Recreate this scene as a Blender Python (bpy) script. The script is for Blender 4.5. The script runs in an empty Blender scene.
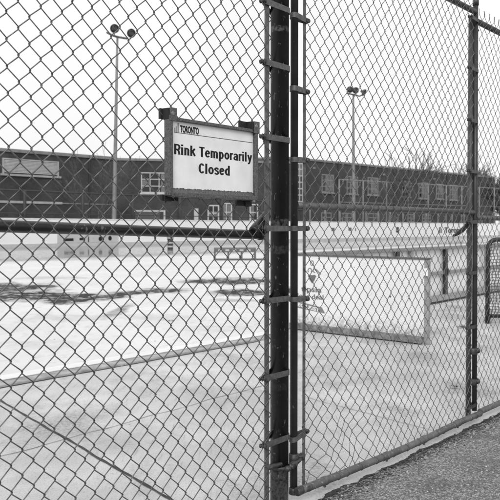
import bpy, bmesh, math, random
from mathutils import Vector, Matrix, noise
random.seed(11)
scene = bpy.context.scene
COL = scene.collection
R = math.radians

# ------------------------------------------------------------------ camera
F = 785.0                     # focal length in photograph pixels (500 px wide)
CAM = Vector((0, 0, 1.12))
PITCH = math.atan(22 / F)
cd = bpy.data.cameras.new('camera'); cam = bpy.data.objects.new('camera', cd); COL.objects.link(cam)
cam.location = CAM; cam.rotation_euler = (R(90) - PITCH, 0, 0)
cd.sensor_width = 36; cd.lens = 36 * F / 500; cd.clip_start = 0.05; cd.clip_end = 2000
cd.dof.use_dof = True; cd.dof.focus_distance = 3.0; cd.dof.aperture_fstop = 12
scene.camera = cam

FW = Vector((0, math.cos(PITCH), -math.sin(PITCH))); UP = Vector((0, math.sin(PITCH), math.cos(PITCH)))
def ray(px, py):
    return Vector((1, 0, 0)) * ((px - 250) / F) + UP * ((250 - py) / F) + FW
def ground_at(px, py, z=0.0):                 # where a sight line meets the ground
    r = ray(px, py); return CAM + r * ((z - CAM.z) / r.z)
def at_depth(px, py, y):
    r = ray(px, py); return CAM + r * (y / r.y)

class Frame:
    """vertical plane: s along it, o towards the viewer side, z up"""
    def __init__(self, p0, d):
        self.p = Vector((p0[0], p0[1], 0)); self.d = Vector((d[0], d[1], 0)).normalized()
        self.n = Vector((self.d.y, -self.d.x, 0))
    def __call__(self, s, z, o=0.0):
        return self.p + self.d * s + self.n * o + Vector((0, 0, z))
    def hit(self, px, py, o=0.0):             # (s, z) where the sight line meets the plane at offset o
        r = ray(px, py); c = self.p + self.n * o
        t = (c - CAM).dot(self.n) / r.dot(self.n); q = CAM + r * t
        return (q - c).dot(self.d), q.z
    def s(self, px, o=0.0, py=228): return self.hit(px, py, o)[0]
    def z(self, px, py, o=0.0): return self.hit(px, py, o)[1]

FA = R(51.0)
FEN = Frame((0.109, 3.05), (math.cos(FA), math.sin(FA)))

# ------------------------------------------------------------------ materials
def new_mat(name):
    m = bpy.data.materials.new(name); m.use_nodes = True
    nt = m.node_tree; b = nt.nodes['Principled BSDF']
    return m, nt, b
def g(v): return (v, v, v, 1)
def N(nt, t, **kw):
    n = nt.nodes.new(t)
    for k, v in kw.items():
        if k in n.inputs: n.inputs[k].default_value = v
        else: setattr(n, k, v)
    return n
def math_n(nt, op, a, b=None, clamp=False):
    n = nt.nodes.new('ShaderNodeMath'); n.operation = op; n.use_clamp = clamp
    for i, x in enumerate((a, b)):
        if x is None: continue
        if isinstance(x, (int, float)): n.inputs[i].default_value = x
        else: nt.links.new(x, n.inputs[i])
    return n.outputs[0]
def mixc(nt, fac, a, b):
    n = nt.nodes.new('ShaderNodeMix'); n.data_type = 'RGBA'
    for sock, x in ((n.inputs[0], fac), (n.inputs[6], a), (n.inputs[7], b)):
        if isinstance(x, (int, float)):
            sock.default_value = x if sock == n.inputs[0] else g(x)
        else: nt.links.new(x, sock)
    return n.outputs[2]
def ramp(nt, src, lo, hi, a=0.0, b=1.0):
    n = nt.nodes.new('ShaderNodeMapRange'); n.clamp = True
    n.inputs[1].default_value = lo; n.inputs[2].default_value = hi; n.inputs[3].default_value = a; n.inputs[4].default_value = b
    nt.links.new(src, n.inputs[0]); return n.outputs[0]
def coords(nt, scale=(1, 1, 1), rot=0.0, kind='Object'):
    tc = nt.nodes.new('ShaderNodeTexCoord'); mp = nt.nodes.new('ShaderNodeMapping')
    mp.inputs['Scale'].default_value = scale; mp.inputs['Rotation'].default_value = (0, 0, rot)
    nt.links.new(tc.outputs[kind], mp.inputs['Vector']); return mp.outputs[0]
def noise_n(nt, vec, scale, detail=4, rough=0.55):
    n = nt.nodes.new('ShaderNodeTexNoise'); n.inputs['Scale'].default_value = scale
    n.inputs['Detail'].default_value = detail; n.inputs['Roughness'].default_value = rough
    nt.links.new(vec, n.inputs['Vector']); return n.outputs['Fac']
def bump(nt, b, h, strength=0.3, dist=0.01):
    n = nt.nodes.new('ShaderNodeBump'); n.inputs['Strength'].default_value = strength; n.inputs['Distance'].default_value = dist
    nt.links.new(h, n.inputs['Height']); nt.links.new(n.outputs[0], b.inputs['Normal'])

def plain(name, lo, hi, scale=20, rough=0.6, metal=0.0, bmp=0.0, detail=4, stretch=(1, 1, 1)):
    m, nt, b = new_mat(name); v = coords(nt, stretch)
    f = noise_n(nt, v, scale, detail)
    nt.links.new(mixc(nt, ramp(nt, f, 0.3, 0.7), lo, hi), b.inputs['Base Color'])
    b.inputs['Roughness'].default_value = rough; b.inputs['Metallic'].default_value = metal
    if bmp: bump(nt, b, f, bmp, 0.004)
    return m
def worn_paint(name, paint, bare, chip=0.66, scale=45, rough=0.42, bands=()):
    """dark paint with chips and scrapes; bands = (z0, z1, value) worn rings in the post's own height"""
    m, nt, b = new_mat(name); v = coords(nt); tc = nt.nodes.new('ShaderNodeTexCoord')
    sep = nt.nodes.new('ShaderNodeSeparateXYZ'); nt.links.new(tc.outputs['Object'], sep.inputs[0])
    base = mixc(nt, ramp(nt, noise_n(nt, v, 9, 5), 0.35, 0.7), paint * 0.75, paint * 1.6)
    for z0, z1, val in bands:
        wob = math_n(nt, 'MULTIPLY', noise_n(nt, v, 70, 3), 0.02)
        zz = math_n(nt, 'ADD', sep.outputs[2], wob)
        k = math_n(nt, 'MULTIPLY', ramp(nt, zz, z0 + 0.008, z0 + 0.014), ramp(nt, zz, z1 + 0.006, z1 + 0.012, 1, 0))
        rough_n = ramp(nt, noise_n(nt, v, 90, 4), 0.36, 0.56)
        base = mixc(nt, math_n(nt, 'MULTIPLY', k, rough_n), base, val)
    c1 = ramp(nt, noise_n(nt, v, scale, 5, 0.6), chip, chip + 0.04)
    c2 = ramp(nt, noise_n(nt, coords(nt, (1, 1, 0.25)), scale * 2.6, 2, 0.5), chip + 0.02, chip + 0.06)
    chips = math_n(nt, 'MAXIMUM', c1, c2)
    nt.links.new(mixc(nt, chips, base, bare), b.inputs['Base Color'])
    nt.links.new(math_n(nt, 'ADD', math_n(nt, 'MULTIPLY', chips, 0.25), rough), b.inputs['Roughness'])
    bump(nt, b, noise_n(nt, v, 60, 4), 0.12, 0.002)
    return m

M = {}
M['wire'] = plain('galvanised_wire', 0.09, 0.19, 60, 0.4, 0.45)
M['wire_near'] = plain('galvanised_wire_weathered', 0.07, 0.16, 60, 0.4, 0.45)
M['galv'] = plain('galvanised_steel', 0.12, 0.30, 120, 0.5, 0.45, 0.15, 6)
M['galv_dark'] = plain('dull_grey_steel', 0.07, 0.15, 60, 0.5, 0.3, 0.1)
M['frame_metal'] = plain('mottled_zinc', 0.045, 0.17, 210, 0.5, 0.45, 0.2, 8, (1, 1, .8))
M['bracket'] = plain('black_bracket_paint', 0.007, 0.016, 30, 0.75)
M['tube'] = worn_paint('gate_tube_paint', 0.038, 0.22, 0.70, 60, 0.5)
M['tube_dark'] = worn_paint('dark_tube_paint', 0.028, 0.2, 0.69, 60, 0.45)
M['post_far'] = worn_paint('dull_post_paint', 0.045, 0.2, 0.69, 60, 0.5)
M['rail_black'] = worn_paint('black_rail_paint', 0.010, 0.16, 0.66, 30, 0.4)
M['rail_grey'] = worn_paint('scuffed_bottom_rail', 0.085, 0.24, 0.63, 40, 0.6)
M['band'] = plain('tension_band_steel', 0.06, 0.13, 70, 0.5, 0.3, 0.1)
M['band_dark'] = plain('hinge_iron', 0.02, 0.08, 50, 0.5, 0.3, 0.25)
M['sign_white'] = plain('sign_face', 0.72, 0.84, 14, 0.35)
M['ink'] = plain('black_lettering', 0.006, 0.010, 10, 0.9)
M['ink_grey'] = plain('grey_print', 0.09, 0.15, 30, 0.5)
M['board_white'] = None
M['alu'] = plain('aluminium_cap', 0.18, 0.28, 30, 0.5, 0.2)
M['steel_post'] = plain('painted_dark_post', 0.015, 0.04, 20, 0.45)
M['kick'] = plain('grey_kick_plank', 0.20, 0.34, 18, 0.7, 0, 0.2)
M['foot'] = plain('dirty_foot_rail', 0.07, 0.26, 22, 0.8, 0, 0.2, 6)
M['black'] = plain('black_rubber', 0.008, 0.02, 20, 0.6)  # one even black for the goal tubes, base rail and bottom seal
M['white_frame'] = plain('white_window_paint', 0.36, 0.48, 5, 0.5)
M['grey_frame'] = plain('grey_window_paint', 0.15, 0.22, 5, 0.5)
M['louvre'] = plain('pale_louvre_metal', 0.34, 0.44, 4, 0.5)
M['stone'] = plain('pale_stone_band', 0.26, 0.36, 2, 0.8)
M['coping'] = plain('roof_flashing', 0.14, 0.2, 2, 0.5)
M['lamp'] = plain('lamp_housing', 0.05, 0.10, 4, 0.5)
M['pole'] = plain('pole_steel', 0.16, 0.24, 2, 0.55, 0.3)
M['far_steel'] = plain('far_fence_dark_steel', 0.02, 0.04, 2, 0.6)
M['far_pale'] = plain('far_fence_pale_steel', 0.18, 0.24, 2, 0.6)
M['bark'] = plain('bare_bark', 0.045, 0.10, 5, 0.9)
M['net'] = plain('grey_net_cord', 0.07, 0.14, 30, 0.8)
M['leaf'] = plain('dry_leaf', 0.03, 0.09, 60, 0.8)
M['grit_gap'] = plain('grit_and_dark_gap', 0.012, 0.045, 60, 0.9, 0, 0.4)
M['stone_chip'] = plain('stone_chip', .12, .5, 40, .8)
M['joint'] = plain('joint_dirt', 0.02, 0.07, 40, 0.9)
M['door'] = plain('grey_door_paint', 0.05, 0.07, 3, 0.5)

def glass_mat():
    m, nt, b = new_mat('dark_window_glass'); b.inputs['Base Color'].default_value = g(0.012)
    b.inputs['Roughness'].default_value = 0.08; return m
M['glass'] = glass_mat()
def blind_mat():
    return plain('window_blind', 0.09, 0.17, 3, 0.7)
M['blind'] = blind_mat()
def lens_mat():
    m, nt, b = new_mat('lamp_glass'); b.inputs['Base Color'].default_value = g(0.07)
    b.inputs['Roughness'].default_value = 0.12; b.inputs['Metallic'].default_value = 0.6; return m
M['lens'] = lens_mat()

def brick(name, v):
    m, nt, b = new_mat(name); tc = coords(nt)
    n1 = noise_n(nt, tc, 0.5, 6, 0.6); n2 = noise_n(nt, coords(nt, (1, 1, 4)), 3.5, 3, 0.6)
    k = math_n(nt, 'ADD', math_n(nt, 'MULTIPLY', n1, 0.6), math_n(nt, 'MULTIPLY', n2, 0.4))
    nt.links.new(mixc(nt, ramp(nt, k, 0.38, 0.62), v * 0.62, v * 1.5), b.inputs['Base Color'])
    b.inputs['Roughness'].default_value = 0.9; return m
M['brick'] = brick('dark_brick', 0.034)
M['brick_mid'] = brick('brown_brick', 0.038)
M['brick_far'] = brick('far_brick', 0.040)

def board_mat():
    m, nt, b = new_mat('white_board_plastic'); v = coords(nt)
    tc = nt.nodes.new('ShaderNodeTexCoord'); sep = nt.nodes.new('ShaderNodeSeparateXYZ'); nt.links.new(tc.outputs['Object'], sep.inputs[0])
    base = mixc(nt, ramp(nt, noise_n(nt, v, 3, 4), 0.3, 0.7), 0.66, 0.74)
    # black puck marks and a scuffed foot
    puck = ramp(nt, noise_n(nt, v, 26, 1, 0.4), 0.745, 0.765)
    puck2 = ramp(nt, noise_n(nt, coords(nt, (1, 1, 2.5)), 11, 3, 0.7), 0.70, 0.73)
    low = ramp(nt, math_n(nt, 'ADD', sep.outputs[2], math_n(nt, 'MULTIPLY', noise_n(nt, v, 14, 5, 0.7), 0.22)), 0.16, 0.31, 1, 0)
    scuff = math_n(nt, 'MULTIPLY', low, ramp(nt, noise_n(nt, v, 30, 5, 0.7), 0.42, 0.56))
    k = math_n(nt, 'MAXIMUM', math_n(nt, 'MAXIMUM', puck, math_n(nt, 'MULTIPLY', puck2, 0.5)), math_n(nt, 'MULTIPLY', scuff, 0.85))
    nt.links.new(mixc(nt, k, base, 0.10), b.inputs['Base Color'])
    b.inputs['Roughness'].default_value = 0.4; return m
M['board_white'] = board_mat()
M['wall_white'] = plain('white_rink_wall', 0.80, 0.86, 0.6, 0.5)
M['ad_grey'] = plain('pale_grey_panel', 0.46, 0.54, 3, 0.5)

def concrete_mat():
    m, nt, b = new_mat('pale_concrete'); v = coords(nt)
    big = noise_n(nt, coords(nt, (1, 1, 1)), 1.1, 6, 0.62)
    mid = noise_n(nt, coords(nt, (1, 0.45, 1), R(38)), 7, 5, 0.65)
    fine = noise_n(nt, v, 130, 3, 0.6)
    c = mixc(nt, ramp(nt, big, 0.32, 0.68), 0.44, 0.68)
    c = mixc(nt, ramp(nt, mid, 0.50, 0.72, 0, 0.45), c, 0.32)
    c = mixc(nt, ramp(nt, fine, 0.50, 0.68, 0, 0.55), c, 0.20)
    pm = ramp(nt, noise_n(nt, coords(nt, (1, .6, 1), R(30)), 1.9, 5, 0.65), 0.50, 0.64)
    sp_ = ramp(nt, noise_n(nt, v, 48, 6, 0.75), 0.40, 0.60, 0.05, 1)
    c = mixc(nt, math_n(nt, 'MULTIPLY', math_n(nt, 'MULTIPLY', pm, sp_), 0.85), c, 0.17)
    scr = ramp(nt, noise_n(nt, coords(nt, (1, .06, 1), R(39)), 55, 3, 0.6), 0.60, 0.72, 0, .5)
    c = mixc(nt, scr, c, 0.24)
    grit = ramp(nt, noise_n(nt, v, 30, 4, 0.7), 0.60, 0.66)
    blot = ramp(nt, noise_n(nt, v, 2.3, 4, 0.6), 0.56, 0.68, 0.05, 1)
    c = mixc(nt, math_n(nt, 'MULTIPLY', grit, blot), c, 0.07)
    nt.links.new(c, b.inputs['Base Color'])
    nt.links.new(ramp(nt, mid, 0.3, 0.7, 0.75, 0.5), b.inputs['Roughness'])
    bump(nt, b, math_n(nt, 'ADD', math_n(nt, 'MULTIPLY', fine, 0.5), mid), 0.25, 0.01)
    return m
M['concrete'] = concrete_mat()
def asphalt_mat():
    m, nt, b = new_mat('coarse_asphalt'); v = coords(nt)
    vo = nt.nodes.new('ShaderNodeTexVoronoi'); vo.inputs['Scale'].default_value = 125; nt.links.new(v, vo.inputs['Vector'])
    sepc = nt.nodes.new('ShaderNodeSeparateColor'); nt.links.new(vo.outputs['Color'], sepc.inputs[0])
    stone = sepc.outputs[0]; fine = noise_n(nt, v, 230, 3, 0.7); patch = noise_n(nt, v, 3.0, 5, 0.6)
    c = mixc(nt, ramp(nt, stone, 0.2, 0.95), 0.20, 0.66)
    c = mixc(nt, ramp(nt, fine, 0.38, 0.60, 0.7, 0.0), c, 0.07)
    c = mixc(nt, ramp(nt, vo.outputs['Distance'], 0.30, 0.75, 0, 0.7), c, 0.03)
    c = mixc(nt, ramp(nt, patch, 0.47, 0.68, 0, 0.75), c, 0.065)
    nt.links.new(c, b.inputs['Base Color']); b.inputs['Roughness'].default_value = 0.85
    h = math_n(nt, 'SUBTRACT', math_n(nt, 'MULTIPLY', fine, 0.6), vo.outputs['Distance'])
    bump(nt, b, h, 0.8, 0.006); return m
M['asphalt'] = asphalt_mat()
def ice_mat(spots):
    """matte frosted ice with wet, mirror-like patches (centre x, y, half sizes, depth)"""
    m, nt, b = new_mat('rink_ice'); tc = nt.nodes.new('ShaderNodeTexCoord')
    v = tc.outputs['Object']
    warp = noise_n(nt, coords(nt, (0.6, 0.45, 1)), 1.4, 5, 0.62)
    warp2 = noise_n(nt, coords(nt, (1.1, 0.5, 1)), 3.2, 4, 0.6)
    w = math_n(nt, 'ADD', math_n(nt, 'MULTIPLY', math_n(nt, 'SUBTRACT', warp, 0.5), 2.6), math_n(nt, 'MULTIPLY', math_n(nt, 'SUBTRACT', warp2, 0.5), 1.3))
    mask = None
    for x, y, rx, ry, amt in spots:
        mp = nt.nodes.new('ShaderNodeMapping'); mp.inputs['Location'].default_value = (-x / rx, -y / ry, 0); mp.inputs['Scale'].default_value = (1 / rx, 1 / ry, 0)
        nt.links.new(v, mp.inputs['Vector'])
        ln = nt.nodes.new('ShaderNodeVectorMath'); ln.operation = 'LENGTH'; nt.links.new(mp.outputs[0], ln.inputs[0])
        k = ramp(nt, math_n(nt, 'ADD', ln.outputs['Value'], w), 0.55, 1.22, amt, 0.0)
        mask = k if mask is None else math_n(nt, 'MAXIMUM', mask, k)
    sep = nt.nodes.new('ShaderNodeSeparateXYZ'); nt.links.new(v, sep.inputs[0])
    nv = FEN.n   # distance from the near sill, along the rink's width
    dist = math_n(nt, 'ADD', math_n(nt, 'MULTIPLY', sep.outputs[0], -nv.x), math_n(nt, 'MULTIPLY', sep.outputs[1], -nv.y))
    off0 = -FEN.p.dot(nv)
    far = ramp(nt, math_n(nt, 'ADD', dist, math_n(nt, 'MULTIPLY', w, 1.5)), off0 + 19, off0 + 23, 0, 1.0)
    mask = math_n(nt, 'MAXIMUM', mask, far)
    dry = mixc(nt, ramp(nt, noise_n(nt, coords(nt, (0.5, 0.35, 1)), 1.2, 6, 0.65), 0.3, 0.72), 0.74, 0.60)
    dry = mixc(nt, ramp(nt, noise_n(nt, coords(nt, (1.6, 0.8, 1)), 6, 4, 0.7), 0.52, 0.72, 0, 0.55), dry, 0.42)
    fleck = ramp(nt, noise_n(nt, coords(nt, (1, 0.6, 1)), 9, 3, 0.6), 0.72, 0.75)
    dry = mixc(nt, math_n(nt, 'MULTIPLY', fleck, 0.8), dry, 0.12)
    streak = ramp(nt, noise_n(nt, coords(nt, (0.9, 0.7, 1)), 5.5, 6, 0.7), 0.34, 0.58, 0.48, 1.0)
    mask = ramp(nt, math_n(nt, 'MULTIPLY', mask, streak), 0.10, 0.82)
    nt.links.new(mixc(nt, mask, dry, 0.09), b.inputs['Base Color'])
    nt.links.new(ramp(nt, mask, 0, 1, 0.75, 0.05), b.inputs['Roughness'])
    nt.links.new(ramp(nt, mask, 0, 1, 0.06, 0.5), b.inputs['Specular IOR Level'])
    return m
M['sill'] = plain('worn_concrete_sill', 0.22, 0.44, 9, 0.8, 0, 0.3, 6)
M['sill_white'] = plain('white_edge_strip', 0.68, 0.78, 6, 0.5)
M['terrain'] = plain('pale_winter_ground', 0.30, 0.42, 0.4, 0.9)

# ------------------------------------------------------------------ mesh builder
class MB:
    def __init__(self): self.v = []; self.f = []; self.sm = []
    def face(self, idx, smooth=False): self.f.append(idx); self.sm.append(smooth)
    def hexa(self, c):                       # eight corners, bottom four then top four
        b = len(self.v); self.v += [Vector(p) for p in c]
        for q in ((0, 3, 2, 1), (4, 5, 6, 7), (0, 1, 5, 4), (1, 2, 6, 5), (2, 3, 7, 6), (3, 0, 4, 7)):
            self.face([b + i for i in q])
    def fbox(self, fr, s0, s1, z0, z1, o0, o1):
        self.hexa([fr(s0, z0, o0), fr(s0, z0, o1), fr(s1, z0, o1), fr(s1, z0, o0), fr(s0, z1, o0), fr(s0, z1, o1), fr(s1, z1, o1), fr(s1, z1, o0)])
    def tube(self, pts, r, n=8, caps=True, smooth=True):
        pts = [Vector(p) for p in pts]; k = len(pts)
        rs = r if isinstance(r, (list, tuple)) else [r] * k
        ring0 = None; ref = None
        for i, p in enumerate(pts):
            t = (pts[min(i + 1, k - 1)] - pts[max(i - 1, 0)]).normalized()
            if ref is None: ref = t.orthogonal().normalized()
            ref = (ref - t * ref.dot(t)); ref = ref.normalized() if ref.length > 1e-6 else t.orthogonal().normalized()
            bi = t.cross(ref); b = len(self.v)
            for j in range(n):
                a = 2 * math.pi * j / n
                self.v.append(p + ref * (math.cos(a) * rs[i]) + bi * (math.sin(a) * rs[i]))
            if ring0 is not None:
                for j in range(n):
                    self.face([ring0 + j, ring0 + (j + 1) % n, b + (j + 1) % n, b + j], smooth)
            elif caps: self.face([b + j for j in range(n)][::-1])
            ring0 = b
        if caps: self.face([ring0 + j for j in range(n)])
    def lathe(self, c, axis, prof, n=16, smooth=True):      # prof: (radius, distance along the axis)
        axis = Vector(axis).normalized(); u = axis.orthogonal().normalized(); w = axis.cross(u); prev = None
        for r, h in prof:
            b = len(self.v)
            for j in range(n):
                a = 2 * math.pi * j / n
                self.v.append(Vector(c) + axis * h + u * (math.cos(a) * r) + w * (math.sin(a) * r))
            if prev is not None:
                for j in range(n): self.face([prev + j, prev + (j + 1) % n, b + (j + 1) % n, b + j], smooth)
            else: self.face([b + j for j in range(n)][::-1])
            prev = b
        self.face([prev + j for j in range(n)])
    def ribbon(self, pts, nrm, th, h):       # flat strap: path, in-plane normals, thickness, height in z
        b0 = None
        for i, (p, q) in enumerate(zip(pts, nrm)):
            b = len(self.v)
            for sx, sz in ((-1, -1), (1, -1), (1, 1), (-1, 1)):
                self.v.append(Vector(p) + Vector(q) * (sx * th / 2) + Vector((0, 0, sz * h / 2)))
            if b0 is None: self.face([b, b + 1, b + 2, b + 3])
            else:
                for j in range(4): self.face([b0 + j, b0 + (j + 1) % 4, b + (j + 1) % 4, b + j], False)
            b0 = b
        self.face([b0 + 3, b0 + 2, b0 + 1, b0])
    def poly(self, pts):
        b = len(self.v); self.v += [Vector(p) for p in pts]; self.face(list(range(b, b + len(pts))))
    def build(self, name, mat, parent=None, bevel=0.0):
        org = world_origin(parent) if parent else Vector((0, 0, 0))
        me = bpy.data.meshes.new(name); me.from_pydata([p - org for p in self.v], [], self.f)
        me.polygons.foreach_set('use_smooth', self.sm); me.materials.append(mat); me.update()
        bm = bmesh.new(); bm.from_mesh(me); bmesh.ops.recalc_face_normals(bm, faces=bm.faces); bm.to_mesh(me); bm.free()
        ob = bpy.data.objects.new(name, me); COL.objects.link(ob)
        if parent: ob.parent = parent
        if bevel:
            md = ob.modifiers.new('bevel', 'BEVEL'); md.width = bevel; md.segments = 2; md.limit_method = 'ANGLE'
        return ob
def world_origin(o):
    p = Vector((0, 0, 0))
    while o: p = p + o.location; o = o.parent
    return p
def tag(o, label, cat, group=None, kind=None):
    o['label'] = label; o['category'] = cat
    if group: o['group'] = group
    if kind: o['kind'] = kind
    return o
def thing(name, loc, label, cat, group=None):
    o = bpy.data.objects.new(name, None); COL.objects.link(o); o.location = loc; o.empty_display_size = 0.2
    return tag(o, label, cat, group)
def struct(o, kind='structure'): o['kind'] = kind; return o

def lettering(name, text, fr, s0, s1, z0, z1, o, mat, parent, bold=0.02, depth=0.0008, slant=0.0):
    """text fitted into the rectangle s0..s1, z0..z1 of a vertical plane (bounding box of the drawn letters)"""
    cu = bpy.data.curves.new(name, 'FONT'); cu.body = text; cu.offset = bold; cu.extrude = 0.01; cu.resolution_u = 4
    tmp = bpy.data.objects.new(name, cu); COL.objects.link(tmp)
    dg = bpy.context.evaluated_depsgraph_get(); me = bpy.data.meshes.new_from_object(tmp.evaluated_get(dg))
    bpy.data.objects.remove(tmp); bpy.data.curves.remove(cu)
    xs = [q.co.x for q in me.vertices]; ys = [q.co.y for q in me.vertices]
    x0, x1, y0, y1 = min(xs), max(xs), min(ys), max(ys); org = world_origin(parent)
    for q in me.vertices:
        fs = (q.co.x - x0) / (x1 - x0); fz = (q.co.y - y0) / (y1 - y0)
        dd = depth if q.co.z > 0 else 0.0
        q.co = fr(s0 + (s1 - s0) * fs, z0 + (z1 - z0) * fz + slant * fs, o + dd) - org
    me.materials.clear(); me.materials.append(mat); me.name = name
    ob = bpy.data.objects.new(name, me); COL.objects.link(ob); ob.parent = parent
    return ob

def arc(cx, cy, rx, ry, a0, a1, n=14):
    return [(cx + rx * math.cos(R(a0 + (a1 - a0) * k / n)), cy + ry * math.sin(R(a0 + (a1 - a0) * k / n))) for k in range(n + 1)]
X = .655          # middle of the x-height stroke
GLYPH = {         # advance width and stroke centre lines of a bold condensed grotesque, cap height 1
 'R': (.56, [[(.09, 0), (.09, 1)], [(.09, .925)] + arc(.28, .70, .15, .225, 90, -90) + [(.09, .475)], [(.25, .47), (.36, .36), (.425, 0)]]),
 'i': (.26, [[(.09, 0), (.09, .735)], [(.09, .84), (.09, 1)]]),
 'l': (.26, [[(.09, 0), (.09, 1)]]),
 'n': (.50, [[(.09, 0), (.09, .735)]] + [[(.09, .46)] + arc(.215, .50, .125, X - .50, 180, 0) + [(.34, 0)]]),
 'm': (.74, [[(.09, 0), (.09, .735)], [(.09, .46)] + arc(.21, .50, .12, X - .50, 180, 0) + [(.33, 0)], [(.33, .46)] + arc(.45, .50, .12, X - .50, 180, 0) + [(.57, 0)]]),
 'r': (.35, [[(.09, 0), (.09, .735)], [(.09, .44)] + arc(.235, .45, .145, X - .45, 180, 90) + [(.31, X - .005)]]),
 'k': (.50, [[(.09, 0), (.09, 1)], [(.385, .735), (.13, .34)], [(.20, .45), (.405, 0)]]),
 'T': (.50, [[(.0, .925), (.46, .925)], [(.23, 0), (.23, .86)]]),
 'e': (.49, [[(.10, .395), (.36, .395)], arc(.225, .37, .145, X - .37, 5, 180) + arc(.225, .36, .145, .285, 180, 325)]),
 'o': (.51, [arc(.235, .365, .15, X - .365, 0, 360, 28)]),
 'p': (.51, [[(.09, -.25), (.09, .735)], arc(.225, .365, .135, X - .365, 180, -180, 28)]),
 'd': (.51, [[(.36, 0), (.36, 1)], arc(.225, .365, .135, X - .365, 0, 360, 28)]),
 'a': (.49, [[(.085, .52)] + arc(.215, .52, .13, X - .52, 170, 0) + [(.345, .12), (.37, 0)], [(.345, .43), (.22, .39)] + arc(.195, .225, .115, .15, 105, 270) + [(.26, .10), (.345, .2)]]),
 'y': (.46, [[(.06, .735), (.225, .08)], [(.385, .735), (.235, .06), (.19, -.10), (.13, -.175), (.04, -.175)]]),
 'C': (.56, [arc(.27, .50, .18, .425, 40, 320, 26)]),
 's': (.45, [[(.35, .52)] + arc(.205, .53, .125, .125, 20, 190, 10) + [(.17, .41), (.27, .34)] + arc(.215, .20, .135, .14, 40, -170, 12)]),
 ' ': (.27, []),
}
def bold_lettering(name, text, fr, s0, s1, zbase, cap, o, mat, parent, w=.18):
    total = sum(GLYPH[c][0] for c in text) - .09; k = (s1 - s0) / total; x = 0; m = MB(); lay = 0
    for c in text:
        adv, strokes = GLYPH[c]
        for st in strokes:
            lay += 1; oo = o + .00004 * (lay % 7); L, Rr = [], []; n_ = len(st); closed = n_ > 20 and (Vector(st[0]) - Vector(st[-1])).length < 1e-6
            for i, q in enumerate(st):
                p_ = Vector(st[i - 1] if i else (st[-2] if closed else q)); q_ = Vector(q); r_ = Vector(st[i + 1] if i < n_ - 1 else (st[1] if closed else q))
                d1 = (q_ - p_); d2 = (r_ - q_); d1 = d1.normalized() if d1.length > 1e-9 else d2.normalized(); d2 = d2.normalized() if d2.length > 1e-9 else d1
                t = (d1 + d2).normalized(); nn = Vector((-t.y, t.x)); h = w / 2 / max(.6, nn.dot(Vector((-d1.y, d1.x))))
                h *= 1.0 - .20 * abs(t.x)         # level strokes a little thinner than stems
                L.append(q_ + nn * h); Rr.append(q_ - nn * h)
            for i in range(n_ - 1):
                m.poly([fr(s0 + k * (x + a.x), zbase + cap * a.y, oo) for a in (L[i], L[i + 1], Rr[i + 1], Rr[i])])
        x += adv
    return m.build(name, mat, parent)

# ------------------------------------------------------------------ chain link
def chain_link(fr, s0, s1, z0, z1, o, pitch_s, pitch_z, z_phase=0.0, r=0.0018, warp=None, sides=5):
    """woven zig-zag wires hooked into one another; s0 is a column of knuckles (the tension bar)"""
    mb = MB(); hs = pitch_s / 2; hz = pitch_z / 2; sg = 1 if s1 > s0 else -1
    ncol = int(round(abs(s1 - s0) / hs)); e = 0.0009; t = 0.0030; dp = r * 1.15
    def warped(s, z, dd):
        a = noise.noise(Vector((s * 3.1, z * 3.1, o * 7))) * 0.0045; b = noise.noise(Vector((s * 3.1 + 40, z * 3.1, 3))) * 0.0045
        a += noise.noise(Vector((s * 17, z * 17, 5))) * 0.0016; b += noise.noise(Vector((s * 17, z * 17, 25))) * 0.0016
        c = noise.noise(Vector((s * 2, z * 2, 9))) * 0.006
        if warp:
            wa, wb, wc = warp(s, z); a += wa; b += wb; c += wc
        return fr(s + a, z + b, o + dd + c)
    j0 = int(math.floor((z0 - z_phase) / hz)); j1 = int(math.ceil((z1 - z_phase) / hz))
    for i in range(ncol):
        a = s0 + sg * hs * i; b = a + sg * hs; pts = []
        for j in range(j0, j1 + 1):
            z = z_phase + j * hz
            if z < z0 or z > z1: continue
            right = (i + 1 + j) % 2 == 0        # knuckle on column i+1
            x = b + sg * e if right else a - sg * e
            da, db = (dp, -dp) if right else (-dp, dp)
            pts.append(warped(x, z - t, da)); pts.append(warped(x + (sg if right else -sg) * 0.0006, z, 0)); pts.append(warped(x, z + t, db))
        # twisted barbs top and bottom
        if len(pts) > 3:
            pts.append(pts[-1] + Vector((0, 0, 0.022)) + fr.d * random.uniform(-.008, .008))
            mb.tube(pts, r, sides, True, True)
    return mb

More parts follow.
